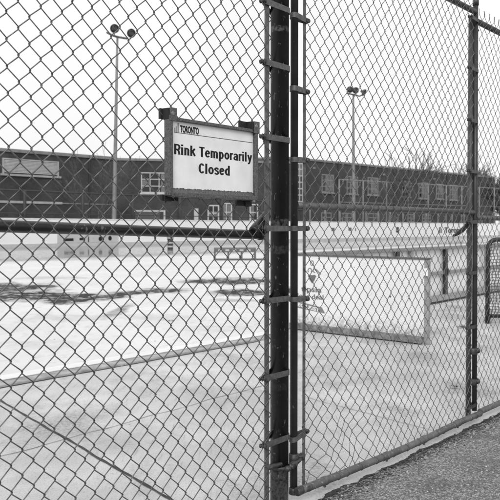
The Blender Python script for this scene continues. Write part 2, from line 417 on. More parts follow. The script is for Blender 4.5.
def strap(fr, s_t, o_t, rad, s_b, o_b, z, h=0.022, th=0.0032, gap=0.004, tilt=0.0):
    """tension band: wraps a tube of radius rad at (s_t, o_t), both ears bolted at (s_b, o_b)"""
    mb = MB(); r = rad + th / 2 + 0.0006; path = []
    base = math.atan2(o_b - o_t, s_b - s_t)
    path.append((s_b, o_b + gap)) if True else None
    a0, a1 = base + R(80), base - R(80)
    front = math.sin(base + R(90)) > 0
    seq = [a0 + (2 * math.pi - R(160)) * k / 22 for k in range(23)]
    pts = [(s_t + math.cos(a) * r, o_t + math.sin(a) * r) for a in seq]
    e0 = pts[0]; e1 = pts[-1]
    d = Vector((s_b - s_t, o_b - o_t)).normalized(); nn = Vector((-d.y, d.x))
    full = [(s_b + nn.x * gap, o_b + nn.y * gap)] + pts + [(s_b - nn.x * gap, o_b - nn.y * gap)]
    P, Q = [], []
    L = len(full)
    for i, (a, b) in enumerate(full):
        p0 = full[max(i - 1, 0)]; p1 = full[min(i + 1, L - 1)]
        t = Vector((p1[0] - p0[0], p1[1] - p0[1])).normalized(); q = fr.d * (-t.y) + fr.n * t.x
        zz = z + tilt * (a - s_t)
        P.append(fr(a, zz, b)); Q.append(q)
    mb.ribbon(P, Q, th, h)
    bolt = MB(); zz = z + tilt * (s_b - s_t); ax = fr.d * nn.x + fr.n * nn.y
    if ax.dot(fr.n) < 0: ax = -ax
    c = fr(s_b, zz, o_b)
    bolt.lathe(c - ax * 0.014, ax, [(0.0075, 0), (0.0085, 0.002), (0.0085, 0.006), (0.0042, 0.007), (0.0042, 0.019), (0.0095, 0.020), (0.0095, 0.024), (0.0065, 0.0275)], 10)
    return mb, bolt
def add_strap(parent, mat, *a, **k):
    b, c = strap(*a, **k); ob = b.build('tension_band', mat, parent); c.build('bolt', M['band_dark'], ob); return ob

PS = PZ = 0.0722
# ---- left fence with the big post
O_POST = -0.040; R_POST = 0.0365
s_post = FEN.s(279.6, O_POST); s_bar = FEN.s(268.3)
fence = thing('chain_link_fence', FEN(s_post, 0, O_POST), 'near chain link fence on the left with its thick black post, carrying the notice', 'fence', 'chain link fence and gate along the pavement')
zrow = FEN.z(9.3, 12.5)
chain_link(FEN, s_bar + .0135, -2.75, 0.04, 2.42, 0.0, PS, PZ, zrow, 0.0019).build('wire_netting', M['wire_near'], fence)
pz = lambda y, px=279: FEN.z(px, y, O_POST + R_POST)
M['post'] = worn_paint('chipped_black_post', 0.012, 0.20, 0.655, 42, 0.36,
    bands=[(-0.2, pz(473), 0.085), (pz(226.5), pz(219), 0.16), (pz(254), pz(246), 0.07), (pz(29), pz(23), 0.17), (pz(392), pz(385), 0.035)])
mb = MB(); P0 = FEN(s_post, 0, O_POST)
mb.lathe(P0 + Vector((0, 0, -0.25)), (0, 0, 1), [(R_POST, 0), (R_POST, 2.62), (R_POST + .003, 2.62), (R_POST + .003, 2.67), (R_POST * .8, 2.695), (R_POST * .4, 2.705)], 40)
mb.build('post', M['post'], fence)
mb = MB(); mb.lathe(FEN(-2.8, -0.25, O_POST), (0, 0, 1), [(.03, 0), (.03, 2.62), (.033, 2.62), (.033, 2.67), (.015, 2.70)], 24); mb.build('post', M['tube_dark'], fence)
mb = MB(); mb.tube([FEN(-2.8, 2.36, -0.03), FEN(s_post - R_POST, 2.36, -0.035)], .0175, 16); mb.build('top_rail', M['rail_black'], fence)
mb = MB(); mb.fbox(FEN, s_bar - 0.0125, s_bar + 0.0130, 0.03, 2.40, -0.010, -0.005); mb.build('tension_bar', M['galv_dark'], fence, 0.0008)
for y in (5, 64.5, 138, 228.5, 300, 376, 442):
    z = FEN.z(275, y, -0.0)
    add_strap(fence, M['band'], FEN, s_post, O_POST, R_POST, FEN.s(263.2), 0.0, z)
# sagging middle rail with a loose end, and the coupling hanging beside it
sa, za = FEN.hit(0, 226, -0.03); sb, zb = FEN.hit(263.5, 235, -0.03); sl = -2.79
zl = za + (zb - za) * (sl - sa) / (sb - sa)
mb = MB(); mb.tube([FEN(sl, zl, -0.03), FEN(sb, zb, -0.03)], 0.0175, 24)
mb.lathe(FEN(sb - 0.03, zb + .0003, -0.03), FEN.d, [(.0175, 0), (.0195, .002), (.0195, .028), (.016, .033), (.010, .035)], 20)
mb.build('middle_rail', M['rail_black'], fence)
s2, z2 = FEN.hit(253.5, 231.5, -0.02); s3, z3 = FEN.hit(266.5, 215, -0.032)
mb = MB(); ax = (FEN(s3, z3, -0.032) - FEN(s2, z2, -0.02)); L = ax.length
mb.lathe(FEN(s2, z2, -0.02), ax, [(.010, -.002), (.0195, 0), (.0205, .004), (.0205, .03), (.0185, .032), (.0185, L)], 20)
mb.build('rail_end_cup', M['rail_black'], fence)

# ---- gate leaf between the two posts
O_T = -0.022
s_h = FEN.s(294.1, O_T); s_gb = FEN.s(305.6); s_l = FEN.s(474.0, O_T - 0.0)
gate = thing('chain_link_gate', FEN(s_h, 0, O_T), 'chain link gate leaf hinged on the thick post, white board panel seen through it', 'gate', 'chain link fence and gate along the pavement')
RT = 0.0148
zrow_g = FEN.z(313.4, 37.9)
def gate_warp(s, z):
    k = max(0.0, 1 - abs(z - 0.14) / 0.22) * max(0.0, 1 - abs(s - s_gb - 0.17) / 0.42)
    nz = noise.noise(Vector((s * 9, z * 9, 1.5))); nz2 = noise.noise(Vector((s * 9, z * 9, 8.5)))
    return k * nz * 0.062, k * (nz2 * 0.055 + 0.008), k * nz * 0.03
s_post2 = FEN.s(467.8, -0.06)
chain_link(FEN, s_gb - .009, FEN.s(472.4), 0.020, 2.425, 0.0, PS, PZ, zrow_g, 0.00165, gate_warp).build('wire_netting', M['wire'], gate)
def stile(s, z0, z1, o, r, name, mat, par, cap=True):
    m_ = MB(); pr = [(r, z0), (r, z1)] + ([(r + .003, z1), (r + .003, z1 + .03), (r * .7, z1 + .042), (r * .3, z1 + .046)] if cap else [])
    m_.lathe(FEN(s, 0, o), (0, 0, 1), pr, 24); return m_.build(name, mat, par)
stile(s_h, 0.035, 2.40, O_T, RT + 0.0005, 'hinge_stile', M['tube'], gate)
m_ = MB(); lt = FEN.s(475.7, O_T, 8) ; lb_ = FEN.s(474.3, O_T, 415)
m_.tube([FEN(lb_, .05, O_T), FEN(lt, 2.40, O_T)], RT, 24); m_.tube([FEN(lt, 2.40, O_T), FEN(lt, 2.43, O_T), FEN(lt, 2.442, O_T)], [RT + .003, RT + .003, RT * .5], 24)
m_.build('latch_stile', M['tube_dark'], gate)
mb = MB(); mb.fbox(FEN, s_gb - 0.0085, s_gb + 0.0085, 0.05, 2.40, -0.009, -0.005)
mb.build('tension_bar', M['galv_dark'], gate, 0.0008)
zt = 2.362; zm = FEN.z(385, 209, O_T); zb0 = FEN.z(298, 495, O_T + .01); zb1 = FEN.z(474, 416.5, O_T + .01)
mb = MB(); mb.tube([FEN(s_h, zt - .012, O_T), FEN(s_l - RT, zt, O_T)], .0165, 20); mb.build('top_rail', M['tube'], gate)
mb = MB(); mb.tube([FEN(s_h + RT, zm, O_T), FEN(s_l - RT, zm, O_T)], .0145, 20); mb.build('middle_rail', M['galv_dark'], gate)
O_B = 0.022
pts = []
for k in range(13):
    t = k / 12; s = s_h - .01 + (s_l + .02 - s_h) * t
    pts.append(FEN(s, FEN.z(298 + 177 * t, 0, O_B) * 0 + (FEN.z(298, 494, O_B) * (1 - t) + FEN.z(475, 416.5, O_B) * t) + .004 * math.sin(t * 9), O_B - .018 * max(0, 1 - t * 6) + .003 * math.sin(t * 5)))
mb = MB(); mb.tube(pts, .0168, 20); rail_b = mb.build('bottom_rail', M['rail_grey'], gate)
# clamps and twisted ties on the bottom rail
def on_rail(t):
    k = min(int(t * 12), 11); f = t * 12 - k; return pts[k].lerp(pts[k + 1], f)
for t in (0.10, 0.385, 0.60, 0.83):
    c = on_rail(t); ax = (on_rail(min(t + .01, 1)) - on_rail(t - .01)).normalized()
    m_ = MB(); m_.lathe(c - ax * .012, ax, [(.0172, 0), (.0198, .002), (.0198, .020), (.0172, .022)], 20)
    m_.lathe(c - Vector((0, 0, .028)), (0, 0, 1), [(.004, 0), (.006, .002), (.006, .012)], 8)
    m_.build('rail_clamp', M['galv_dark'], rail_b)
for k in range(15):
    t = 0.13 + 0.83 * (k + random.uniform(-.3, .3)) / 14; c = on_rail(max(.06, min(t, .99))); m_ = MB()
    tw = [c + FEN.d * random.uniform(-.01, .01) + Vector((0, 0, .024))]
    for q in range(8):
        a = R(90 - q * 40); tw.append(c + FEN.n * (math.cos(a) * .0186) + Vector((0, 0, math.sin(a) * .0186)) + FEN.d * (.002 * q))
    q0 = tw[-1]; ca = random.uniform(0, 6); cr = random.uniform(.004, .010)
    for q in range(random.choice((1, 3, 6, 9))):
        tw.append(q0 + FEN.n * (.004 + .002 * q) + FEN.d * (cr * math.cos(ca + q * .8)) + Vector((0, 0, cr * math.sin(ca + q * .8) - .006)))
    m_.tube(tw, .0016, 5); m_.build('wire_tie', M['galv_dark'], rail_b)
for y, tl in ((17, -0.2), (89.5, -0.12), (160, 0), (228.5, 0), (299, 0), (437, .35)):
    z = FEN.z(296, y, O_T)
    add_strap(gate, M['band'], FEN, s_h, O_T, RT + .0005, FEN.s(306.8), 0.0, z, 0.021, tilt=tl)
for y in (20, 70.4, 121.6, 172, 222, 272.5, 326, 404.5):
    z = FEN.z(473, y, O_T)
    add_strap(gate, M['band_dark'], FEN, s_l, O_T, RT, FEN.s(468.8), 0.0, z, 0.020)
for y in (351, 381.6):
    s_, z_ = FEN.hit(478.6, y, 0.0); m_ = MB()
    m_.lathe(FEN(s_l, z_ - .018, O_T), (0, 0, 1), [(RT + .004, 0), (RT + .006, .002), (RT + .006, .034), (RT + .004, .036)], 20)
    m_.lathe(FEN(s_l + RT, z_, O_T + .008), FEN.d + FEN.n * .15, [(.012, 0), (.013, .004), (.013, .018), (.017, .019), (.017, .028), (.008, .034)], 12)
    m_.build('hinge_knob', M['band_dark'], gate)
for y in (29, 89, 205, 214):
    s_, z_ = FEN.hit(479, y, 0.0); m_ = MB()
    m_.lathe(FEN(s_l + RT * .8, z_, O_T + .004), FEN.d, [(.005, 0), (.005, .006), (.0075, .007), (.0075, .014), (.004, .016)], 10); m_.build('bolt', M['band_dark'], gate)
# latch fork beside the latch stile
m_ = MB(); zf = FEN.z(462, 229, -.03)
m_.tube([FEN(FEN.s(454, -.04), FEN.z(454, 235.5, -.04), -.04), FEN(FEN.s(458, -.04), FEN.z(458, 233.5, -.04), -.04), FEN(FEN.s(462.5, -.04), FEN.z(462.5, 230, -.04), -.04), FEN(FEN.s(467, -.04), FEN.z(467, 225, -.04), -.04)], [.007, .010, .013, .013], 10)
m_.build('latch_arm', M['bracket'], gate)
# hinge: collars on post and stile joined by a bolt
zh = FEN.z(285, 464, O_POST + .03)
hg = MB(); hg.lathe(FEN(s_post, zh - .022, O_POST), (0, 0, 1), [(R_POST + .001, 0), (R_POST + .005, .001), (R_POST + .005, .012), (R_POST + .001, .013)], 32)
for k in range(-1, 2):
    hg.lathe(FEN(s_post + .022 * k + .02, zh - .012 + .004 * k, O_POST + R_POST + .002), FEN.n + FEN.d * .3 * k, [(.006, -.01), (.013, 0), (.013, .010), (.009, .011), (.009, .017), (.004, .019)], 8)
hg.tube([FEN(s_post - R_POST - .055, zh - .004, -.03), FEN(s_post - R_POST - .03, zh + .004, -.02), FEN(s_post - R_POST + .01, zh + .006, -.01)], [.006, .010, .008], 8)
hg.tube([FEN(s_post + .015, zh - .005, O_POST + R_POST + .012), FEN(s_h, zh - .004, O_T + RT + .010), FEN(s_h + .025, zh, O_T + RT + .004)], .0075, 8)
hg.build('hinge_collar', M['band_dark'], fence)
hg = MB(); hg.lathe(FEN(s_h, zh - .020, O_T), (0, 0, 1), [(RT + .001, 0), (RT + .006, .002), (RT + .006, .042), (RT + .001, .044)], 24)
hg.lathe(FEN(s_h + RT + .006, zh + .004, O_T + .006), FEN.d + FEN.n * .4, [(.009, 0), (.012, .004), (.012, .014), (.0165, .015), (.0165, .024), (.010, .030)], 10)
hg.build('hinge_clamp', M['band_dark'], gate)
z_ = FEN.z(300, 488, O_T); hg = MB()
hg.lathe(FEN(s_h, z_ - .014, O_T), (0, 0, 1), [(RT + .001, 0), (RT + .005, .002), (RT + .005, .026), (RT + .001, .028)], 24)
hg.tube([FEN(s_h - .004, z_ - .001, O_T + .016), FEN(s_h + .05, z_ + .006, .020), FEN(s_h + .085, z_ + .012, .010)], [.013, .013, .009], 10)
hg.lathe(on_rail(0.0), FEN.d, [(.012, -.008), (.0178, -.004), (.0185, .0), (.0185, .03), (.0172, .032)], 20); hg.build('corner_clamp', M['band_dark'], gate)

# ---- far post and the leaf beyond it
post2 = thing('fence_post', FEN(s_post2, 0, -0.06), 'slim black post set in the ground behind the right end of the gate', 'fence post')
m_ = MB(); m_.tube([FEN(FEN.s(468.0, -.045, 425), -.1, -.045), FEN(FEN.s(471.2, -.045, 10), 2.34, -.045)], .0150, 20); m_.build('post', M['post_far'], post2)
s_r = FEN.s(477.6); s_e = s_r + 1.9
leaf = thing('chain_link_gate', FEN(s_r, 0, O_T), 'lower chain link gate leaf at the right edge, beyond the slim post', 'gate', 'chain link fence and gate along the pavement')
chain_link(FEN, s_r, s_e, 0.010, 2.385, 0.0, PS, PZ, zrow_g + .02, 0.0015).build('wire_netting', M['wire'], leaf)
for nm, z, r, mt in (('top_rail', FEN.z(490, 28, O_T), .0165, 'tube'), ('middle_rail', FEN.z(488, 218, O_T), .0145, 'galv_dark')):
    m_ = MB(); m_.tube([FEN(s_l + RT + .004, z, O_T), FEN(s_e, z, O_T)], r, 20); m_.build(nm, M[mt], leaf)
zr = FEN.z(495, 405.5, O_B); m_ = MB(); m_.tube([FEN(s_l + .024, zr, O_B - .006), FEN(s_e, zr, O_B)], .0165, 20); m_.build('bottom_rail', M['rail_grey'], leaf)
stile(s_e, 0.04, 2.36, O_T, RT, 'end_stile', M['tube_dark'], leaf)

# ------------------------------------------------------------------ the notice
O_S = 0.030
sL, sR = FEN.s(164.6, .011), FEN.s(258.3, .034)
zT = (FEN.z(164.5, 115.5, O_S) + FEN.z(258, 130, O_S)) / 2; zB = (FEN.z(165, 196, O_S) + FEN.z(258, 199, O_S)) / 2
sign = thing('notice_sign', FEN((sL + sR) / 2, zB, O_S), 'white rink closed notice in a mottled metal frame bolted to the netting', 'sign')
fw = (FEN.s(173.4, .034) - sL); fr_w = sR - FEN.s(252.8, .0205); zb_in = FEN.z(200, 190, O_S); zt_in = zT - 0.011
m_ = MB()
m_.fbox(FEN, sL, sL + fw, zB, zT + .004, .010, .034)          # left stile
m_.fbox(FEN, sR - fr_w, sR, zB, zT + .004, .010, .034)
m_.fbox(FEN, sL + fw, sR - fr_w, zt_in, zT, .010, .032)
m_.hexa([FEN(sL + fw, zB + .010, .010), FEN(sL + fw, zB + .010, .030), FEN(sR - fr_w, zB + .010, .030), FEN(sR - fr_w, zB + .010, .010),
         FEN(sL + fw, zb_in, .010), FEN(sL + fw, zb_in, .0225), FEN(sR - fr_w, zb_in, .0225), FEN(sR - fr_w, zb_in, .010)])
m_.build('sign_frame', M['frame_metal'], sign, 0.0015)
m_ = MB(); m_.fbox(FEN, sL + .01, sR - .01, zB - .004, zB + .012, .012, .038); m_.build('bottom_lip', M['frame_metal'], sign, 0.002)
pan = MB(); pan.fbox(FEN, sL + fw - .004, sR - fr_w + .004, zb_in - .002, zt_in + .002, .012, .0205); pan = pan.build('sign_panel', M['sign_white'], sign)
def sp(px, py): return FEN.hit(px, py, .021)
def fit(name, text, x0, y0t, y0b, x1, y1t, y1b, mat, bold):
    a, zt0 = sp(x0, y0t); _, zb0_ = sp(x0, y0b); b_, zt1 = sp(x1, y1t); _, zb1_ = sp(x1, y1b)
    return lettering(name, text, FEN, a, b_, (zb0_ + zb1_) / 2, (zt0 + zt1) / 2, .0206, mat, pan, bold)
def bold(text, x0, yt0, yb0, x1, yt1, yb1):
    a, t0 = sp(x0, yt0); _, b0_ = sp(x0, yb0); c, t1 = sp(x1, yt1); _, b1_ = sp(x1, yb1)
    bold_lettering('lettering', text, FEN, a, c, (b0_ + b1_) / 2, (t0 + t1 - b0_ - b1_) / 2, .0207, M['ink'], pan)
bold('Rink Temporarily', 174.2, 144.2, 154.6, 251.2, 152.1, 161.7)
bold('Closed', 198.6, 163.4, 173.6, 229.6, 165.4, 175.4)
fit('lettering', 'TORONTO', 180.2, 125.0, 132.6, 198.8, 127.8, 134.6, M['ink'], 0.035)
m_ = MB()
for x0, x1, yt in ((174.2, 175.4, 127.5), (175.8, 177.2, 126.2), (177.6, 179.2, 122.8)):
    a, zt_ = sp(x0, yt); b_, zb_ = sp(x1, 132.2); m_.fbox(FEN, a, b_, zb_, zt_, .0206, .0212)
a, z_ = sp(174.2, 133.4); b_, z2_ = sp(252.4, 141.6); zm_ = (z_ + z2_) / 2
m_.build('emblem', M['stone'], pan)
m_ = MB(); m_.fbox(FEN, a, b_, zm_ - .0011, zm_ + .0011, .0206, .0211); m_.build('header_line', M['ink_grey'], pan)
m_ = MB()
for k in range(60):        # ragged edge of old tape along the foot of the panel
    s_ = sL + fw + (sR - sL - fw - fr_w) * k / 60; m_.fbox(FEN, s_, s_ + .0075, zb_in, zb_in + random.uniform(.001, .0042), .0206, .0214)
m_.build('tape_edge', M['frame_metal'], pan)
for sx, zc, w0, w1 in ((sL + .012, zT + .010, -.022, .050), (sR - .016, zT + .012, -.052, .022), (sL + .016, zB - .006, -.020, .055), (sR - .03, zB - .014, -.055, .030)):
    m_ = MB(); hh = .017 if zc > 1.3 else .010; m_.fbox(FEN, sx + w0, sx + w1, zc - hh, zc + hh, -.006, .004); m_.fbox(FEN, sx - .014, sx + .018, zc - hh - .002, zc + hh, .0041, .032 if zc > 1.3 else .010)
    br = m_.build('bracket', M['bracket'], sign, 0.001)
    m_ = MB(); m_.lathe(FEN(sx + .003, zc + (.0 if zc > 1.3 else .008), .032), FEN.n, [(.006, -.01), (.0085, 0), (.0085, .003), (.005, .006)], 12); m_.build('bolt', M['galv'], br)
for sx, zc in ((sL + .015, zT + .008), (sR - .013, zT + .008)):
    m_ = MB(); m_.fbox(FEN, sx - .013, sx + .019, zc - .022, zc + .021, .0325, .036); m_.build('mounting_tab', M['frame_metal'], sign, 0.001)

# ------------------------------------------------------------------ ground
big = MB(); big.poly([(-500, -300, -.06), (500, -300, -.06), (500, 700, -.06), (-500, 700, -.06)]); struct(big.build('ground', M['terrain']))
W_SILL0, W_SILL1, W_FAR = -2.97, -3.22, -36.7
BF = Frame((0.52, 8.78), (math.cos(R(52.6)), math.sin(R(52.6))))
sl_ = MB(); sl_.poly([FEN(-30, 0, .16), FEN(70, 0, .16), BF(60, 0, -.004), BF(-.3, 0, -.004), FEN(4.05, 0, W_SILL0), FEN(-30, 0, W_SILL0)]); struct(sl_.build('concrete_slab', M['concrete']))
as_ = MB(); edge = []
ss = -30.0
while ss < 60:
    fine_ = -1 < ss < 6
    edge.append(FEN(ss, .005, .050 + (noise.noise(Vector((ss * 4, 0, 0))) * .022 + noise.noise(Vector((ss * 19, 3, 0))) * .012)))
    ss += .02 if fine_ else 1.0
as_.poly(edge + [FEN(60, .005, 40), FEN(-30, .005, 40)]); struct(as_.build('asphalt_pavement', M['asphalt']))
gr = MB()                                    # damp grit swept along the asphalt's edge
for k in range(4200):
    s_ = random.uniform(-1.2, 5.5); o_ = .050 + abs(random.gauss(0, .042)); r_ = random.uniform(.002, .008)
    c = FEN(s_, .005, o_); n_ = random.randint(5, 7); a0 = random.random() * 6
    b0 = len(gr.v)
    gr.v += [c + FEN.d * (math.cos(a0 + 6.283 * j / n_) * r_ * random.uniform(.7, 1.6)) + FEN.n * (math.sin(a0 + 6.283 * j / n_) * r_ * .8) for j in range(n_)]
    gr.v.append(c + Vector((0, 0, r_ * random.uniform(.25, .6))))
    for j in range(n_): gr.face([b0 + j, b0 + (j + 1) % n_, b0 + n_])
tag(gr.build('grit', M['grit_gap']), 'dark damp grit lying along the broken asphalt edge below the gate', 'grit', kind='stuff')
sm_ = MB(); L_, R_ = [], []; ss = -1.6  # dark gap along the asphalt edge painted as a flat ragged strip
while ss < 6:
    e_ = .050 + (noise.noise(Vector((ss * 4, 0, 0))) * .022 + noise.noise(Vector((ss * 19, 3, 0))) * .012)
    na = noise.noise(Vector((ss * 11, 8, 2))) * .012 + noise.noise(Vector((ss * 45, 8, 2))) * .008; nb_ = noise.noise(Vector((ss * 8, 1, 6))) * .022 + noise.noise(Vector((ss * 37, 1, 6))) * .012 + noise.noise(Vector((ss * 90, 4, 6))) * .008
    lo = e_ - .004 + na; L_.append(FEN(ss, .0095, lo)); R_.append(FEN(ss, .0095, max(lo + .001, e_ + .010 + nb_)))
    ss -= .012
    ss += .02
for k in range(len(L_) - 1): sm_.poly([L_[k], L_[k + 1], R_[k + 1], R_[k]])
struct(sm_.build('pavement_seam', M['grit_gap']))
gv = MB()                                    # loose chips on the worn asphalt
for k in range(2600):
    s_ = random.uniform(-.6, 5.0); o_ = random.uniform(.09, 1.1); r_ = random.uniform(.002, .0065); c = FEN(s_, .0052, o_); b0 = len(gv.v); a0 = random.random() * 6
    gv.v += [c + Vector((math.cos(a0 + 1.2566 * j) * r_ * random.uniform(.7, 1.4), math.sin(a0 + 1.2566 * j) * r_ * random.uniform(.7, 1.4), 0)) for j in range(5)] + [c + Vector((0, 0, r_ * random.uniform(.5, 1.1)))]
    for j in range(5): gv.face([b0 + j, b0 + (j + 1) % 5, b0 + 5])
tag(gv.build('gravel', M['stone_chip']), 'pale loose stone chips scattered over the asphalt in the bottom right corner', 'gravel', kind='stuff')
# rink ice
def spot(px, py, hw, hh, amt=1.0):
    c = ground_at(px, py); l = ground_at(px - hw, py); t = ground_at(px, py - hh); b = ground_at(px, py + hh)
    return ((c.x), (t.y + b.y) / 2, abs(c.x - l.x), (t.y - b.y) / 2, amt)
spots = [spot(-10, 290, 60, 7), spot(22, 297, 46, 7.5), spot(70, 299.5, 40, 5), spot(104, 298, 30, 3.2), spot(135, 293.5, 30, 3.0), spot(165, 291, 28, 2.6), spot(205, 281.5, 30, 2.6), spot(245, 281.5, 36, 4),
         spot(248, 293, 34, 3.6), spot(236, 301, 30, 2.2, .5), spot(300, 292, 40, 5), spot(60, 278, 40, 2, .35), spot(115, 313, 9, 7, .7), spot(60, 318, 60, 5, .3), spot(160, 318, 60, 4, .25), spot(40, 345, 50, 6, .22), spot(215, 330, 50, 4, .2)]
ice = MB(); ice.poly([FEN(-30, .006, W_SILL1), FEN(4.05, .006, W_SILL1), BF(-.3, .006, -.005), BF(60, .006, -.005), FEN(90, .006, W_FAR), FEN(-30, .006, W_FAR)])
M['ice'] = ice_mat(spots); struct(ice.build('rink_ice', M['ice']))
kb = MB(); kb.fbox(FEN, -30, 4.05, -.05, .022, W_SILL1, W_SILL0); struct(kb.build('rink_kerb', M['sill'], None, .008))
kb = MB(); kb.fbox(FEN, -30, 4.05, .0225, .034, W_SILL1 - .002, W_SILL1 + .135); struct(kb.build('kerb_edging_strip', M['sill_white'], None, .01))
# joints and cracks in the slab
def crack(a, b, w0, w1, name, jit=.010):
    a = Vector(a); b = Vector(b); d = (b - a).normalized(); n = Vector((-d.y, d.x, 0)); L = (b - a).length; k = max(4, int(L / .03)); l_, r_ = [], []
    for i in range(k + 1):
        t = i / k; w = (w0 + (w1 - w0) * t) * (.75 + .5 * noise.noise(Vector((t * L * 9, w0 * 900, 0)))); c = a.lerp(b, t) + n * (noise.noise(Vector((t * L * 5, 7, w1 * 99))) * jit)
        l_.append(c + n * w / 2 + Vector((0, 0, .003))); r_.append(c - n * w / 2 + Vector((0, 0, .003)))
    m = MB()
    for i in range(k): m.poly([l_[i], l_[i + 1], r_[i + 1], r_[i]])
    struct(m.build(name, M['joint']))
crack(ground_at(-25, 386), ground_at(172, 501), .020, .022, 'pavement_joint')
crack(ground_at(-20, 462.5), ground_at(262, 386), .006, .006, 'pavement_crack', .02)
crack(ground_at(300, 396), ground_at(438, 432), .005, .004, 'pavement_crack', .02)
crack(FEN(-14, 0, W_SILL0 + .012), FEN(3.6, 0, W_SILL0 + .012), .028, .024, 'pavement_joint', .006)
# small leavings on the slab
def scrap(px, py, L, label, seed):
    c = ground_at(px, py); rr = random.Random(seed); m = MB(); n_ = 9; b0 = 0
    m.v = [c + Vector((math.cos(6.283 * j / n_) * L * rr.uniform(.6, 1.1), math.sin(6.283 * j / n_) * L * rr.uniform(.4, .7), .004 + rr.uniform(.0, .022))) for j in range(n_)] + [c + Vector((0, 0, .02))]
    for j in range(n_): m.face([j, (j + 1) % n_, n_])
    tag(m.build('leaf', M['leaf']), label, 'leaf')
scrap(454, 388.5, .036, 'curled dark leaf on the slab just left of the slim post', 3)
scrap(461, 328, .06, 'flat dark leaf on the slab in front of the grey kick plank', 5)
scrap(171, 321.5, .06, 'small dark leaf frozen on the pale ice below the hanging rail', 8)

# ------------------------------------------------------------------ near rink boards and their open gate
bl = 15.0
boards = thing('rink_boards', BF(0, 0), 'white rink boards with grey cap and dark posts running right behind the gate', 'rink boards')
m_ = MB(); m_.fbox(BF, 0, bl, .03, .80, -.012, 0); m_.build('panel', M['board_white'], boards)
m_ = MB(); m_.fbox(BF, -.02, bl, .801, .845, -.03, .068); m_.build('cap_rail', M['alu'], boards, .006)
m_ = MB(); m_.fbox(BF, 0, bl, .425, .47, .001, .055); m_.build('middle_rail', M['alu'], boards, .004)
m_ = MB(); m_.fbox(BF, 0, bl, .035, .115, .001, .085); m_.build('kick_plank', M['kick'], boards, .004)
m_ = MB(); m_.fbox(BF, 0, bl, -.002, .034, -.01, .07); m_.build('base_rail', M['black'], boards)
for px in (330, 397, 445.5):
    s_ = BF.s(px, .04); m_ = MB(); m_.fbox(BF, s_ - .045, s_ + .045, .116, .799, .058, .066); m_.fbox(BF, s_ - .006, s_ + .006, .116, .799, .003, .058)
    m_.fbox(BF, s_ + .03, s_ + .06, .40, .50, .067, .075); m_.build('post', M['steel_post'], boards)
for k in range(1, 7):
    s_ = BF.s(484, .04) + 1.57 * (k - 1); m_ = MB(); m_.fbox(BF, s_ - .035, s_ + .035, .116, .799, .058, .068); m_.build('post', M['alu'], boards)
s_ = BF.s(411.5, .04); m_ = MB(); m_.fbox(BF, s_ - .03, s_ + .03, .62, .799, .003, .06); m_.build('cap_bracket', M['kick'], boards)

gA = Vector((0.47, 8.70, 0)); gB = ground_at(428.3, 345); gB.z = 0
GF = Frame((gA.x, gA.y), (gB.x - gA.x, gB.y - gA.y)); gl = (gB - gA).length
rg = thing('rink_gate', gA, 'white board panel swung open behind the wire gate, faded emblem at its left', 'rink gate')
m_ = MB(); m_.fbox(GF, 0, gl - .05, .045, .815, -.03, 0); m_.build('panel', M['board_white'], rg)
m_ = MB(); m_.fbox(GF, 0, gl, .816, .836, -.045, .012); m_.build('cap_strip', M['galv_dark'], rg, .003)
m_ = MB(); m_.fbox(GF, gl - .049, gl, -.0, .815, -.034, .004); m_.build('end_post', M['kick'], rg, .004)
m_ = MB(); m_.fbox(GF, 0, gl - .05, .012, .075, .001, .055); m_.build('foot_rail', M['foot'], rg, .004)
m_ = MB(); m_.fbox(GF, .08, gl - .08, -.0, .0115, -.02, .03); m_.build('bottom_seal', M['black'], rg)
m_ = MB(); m_.fbox(GF, gl - .048, gl - .001, .66, .735, .0125, .016); m_.build('white_plate', M['sign_white'], rg)
def gp(px, py): return GF.hit(px, py, .001)
def gfit(name, text, x0, t0, b0, x1, t1, b1, mat, bold):
    a, z1 = gp(x0, t0); _, z0 = gp(x0, b0); c, z3 = gp(x1, t1); _, z2 = gp(x1, b1)
    return lettering(name, text, GF, a, c, (z0 + z2) / 2, (z1 + z3) / 2, .001, mat, rg, bold)
gfit('lettering', 'tipsia', 301, 285.5, 292.5, 321.5, 288, 295, M['ink_grey'], .02)
gfit('lettering', 'long deal', 297.5, 292.5, 298.8, 323.5, 295.5, 301.8, M['ink_grey'], .02)
m_ = MB(); a, z1 = gp(292, 299.6); _, z0 = gp(292, 306.5); c, z3 = gp(322, 307.6); c2, z2 = gp(325, 313.5)
m_.hexa([GF(a, z0, .001), GF(a, z0, .0022), GF(c2, z2, .0022), GF(c2, z2, .001), GF(a, z1, .001), GF(a, z1, .0022), GF(c, z3, .0022), GF(c, z3, .001)])
ban = m_.build('banner', plain('banner_grey', .14, .2, 20, .5), rg)
a, z1 = gp(294, 301.2); _, z0 = gp(294, 306); c, z3 = gp(320, 308.2)
lettering('lettering', 'REQUEST', GF, a, c, z0 + .004, z1 - .002, .0023, M['sign_white'], ban, .025, slant=(z3 - z1) + .0)
m_ = MB()
sx, zx = gp(312, 274.8); m_b = [gp(307.8, 275.5), gp(309.5, 274.6), gp(312, 275.2), gp(314.5, 274.8), gp(316.2, 276), gp(314.6, 280), gp(312.2, 283.6), gp(309.6, 280)]
b0 = len(m_.v); m_.v += [GF(q[0], q[1], .001) for q in m_b] + [GF(q[0], q[1], .002) for q in m_b]; k = len(m_b)
m_.face(list(range(b0 + k, b0 + 2 * k)))
for j in range(k): m_.face([b0 + j, b0 + (j + 1) % k, b0 + k + (j + 1) % k, b0 + k + j])
def ring(px, py, hw, hh, a0, a1, r):
    P = []
    for q in range(13):
        a = R(a0 + (a1 - a0) * q / 12); s_, z_ = gp(px + hw * math.cos(a), py - hh * math.sin(a)); P.append(GF(s_, z_, .002))
    m_.tube(P, r, 5)
ring(312, 263, 1.5, 2.4, 0, 360, .004); ring(309.8, 270.6, 1.8, 2.4, -40, 220, .0045); ring(314.5, 270.4, 1.3, 2.0, 90, 300, .0045)
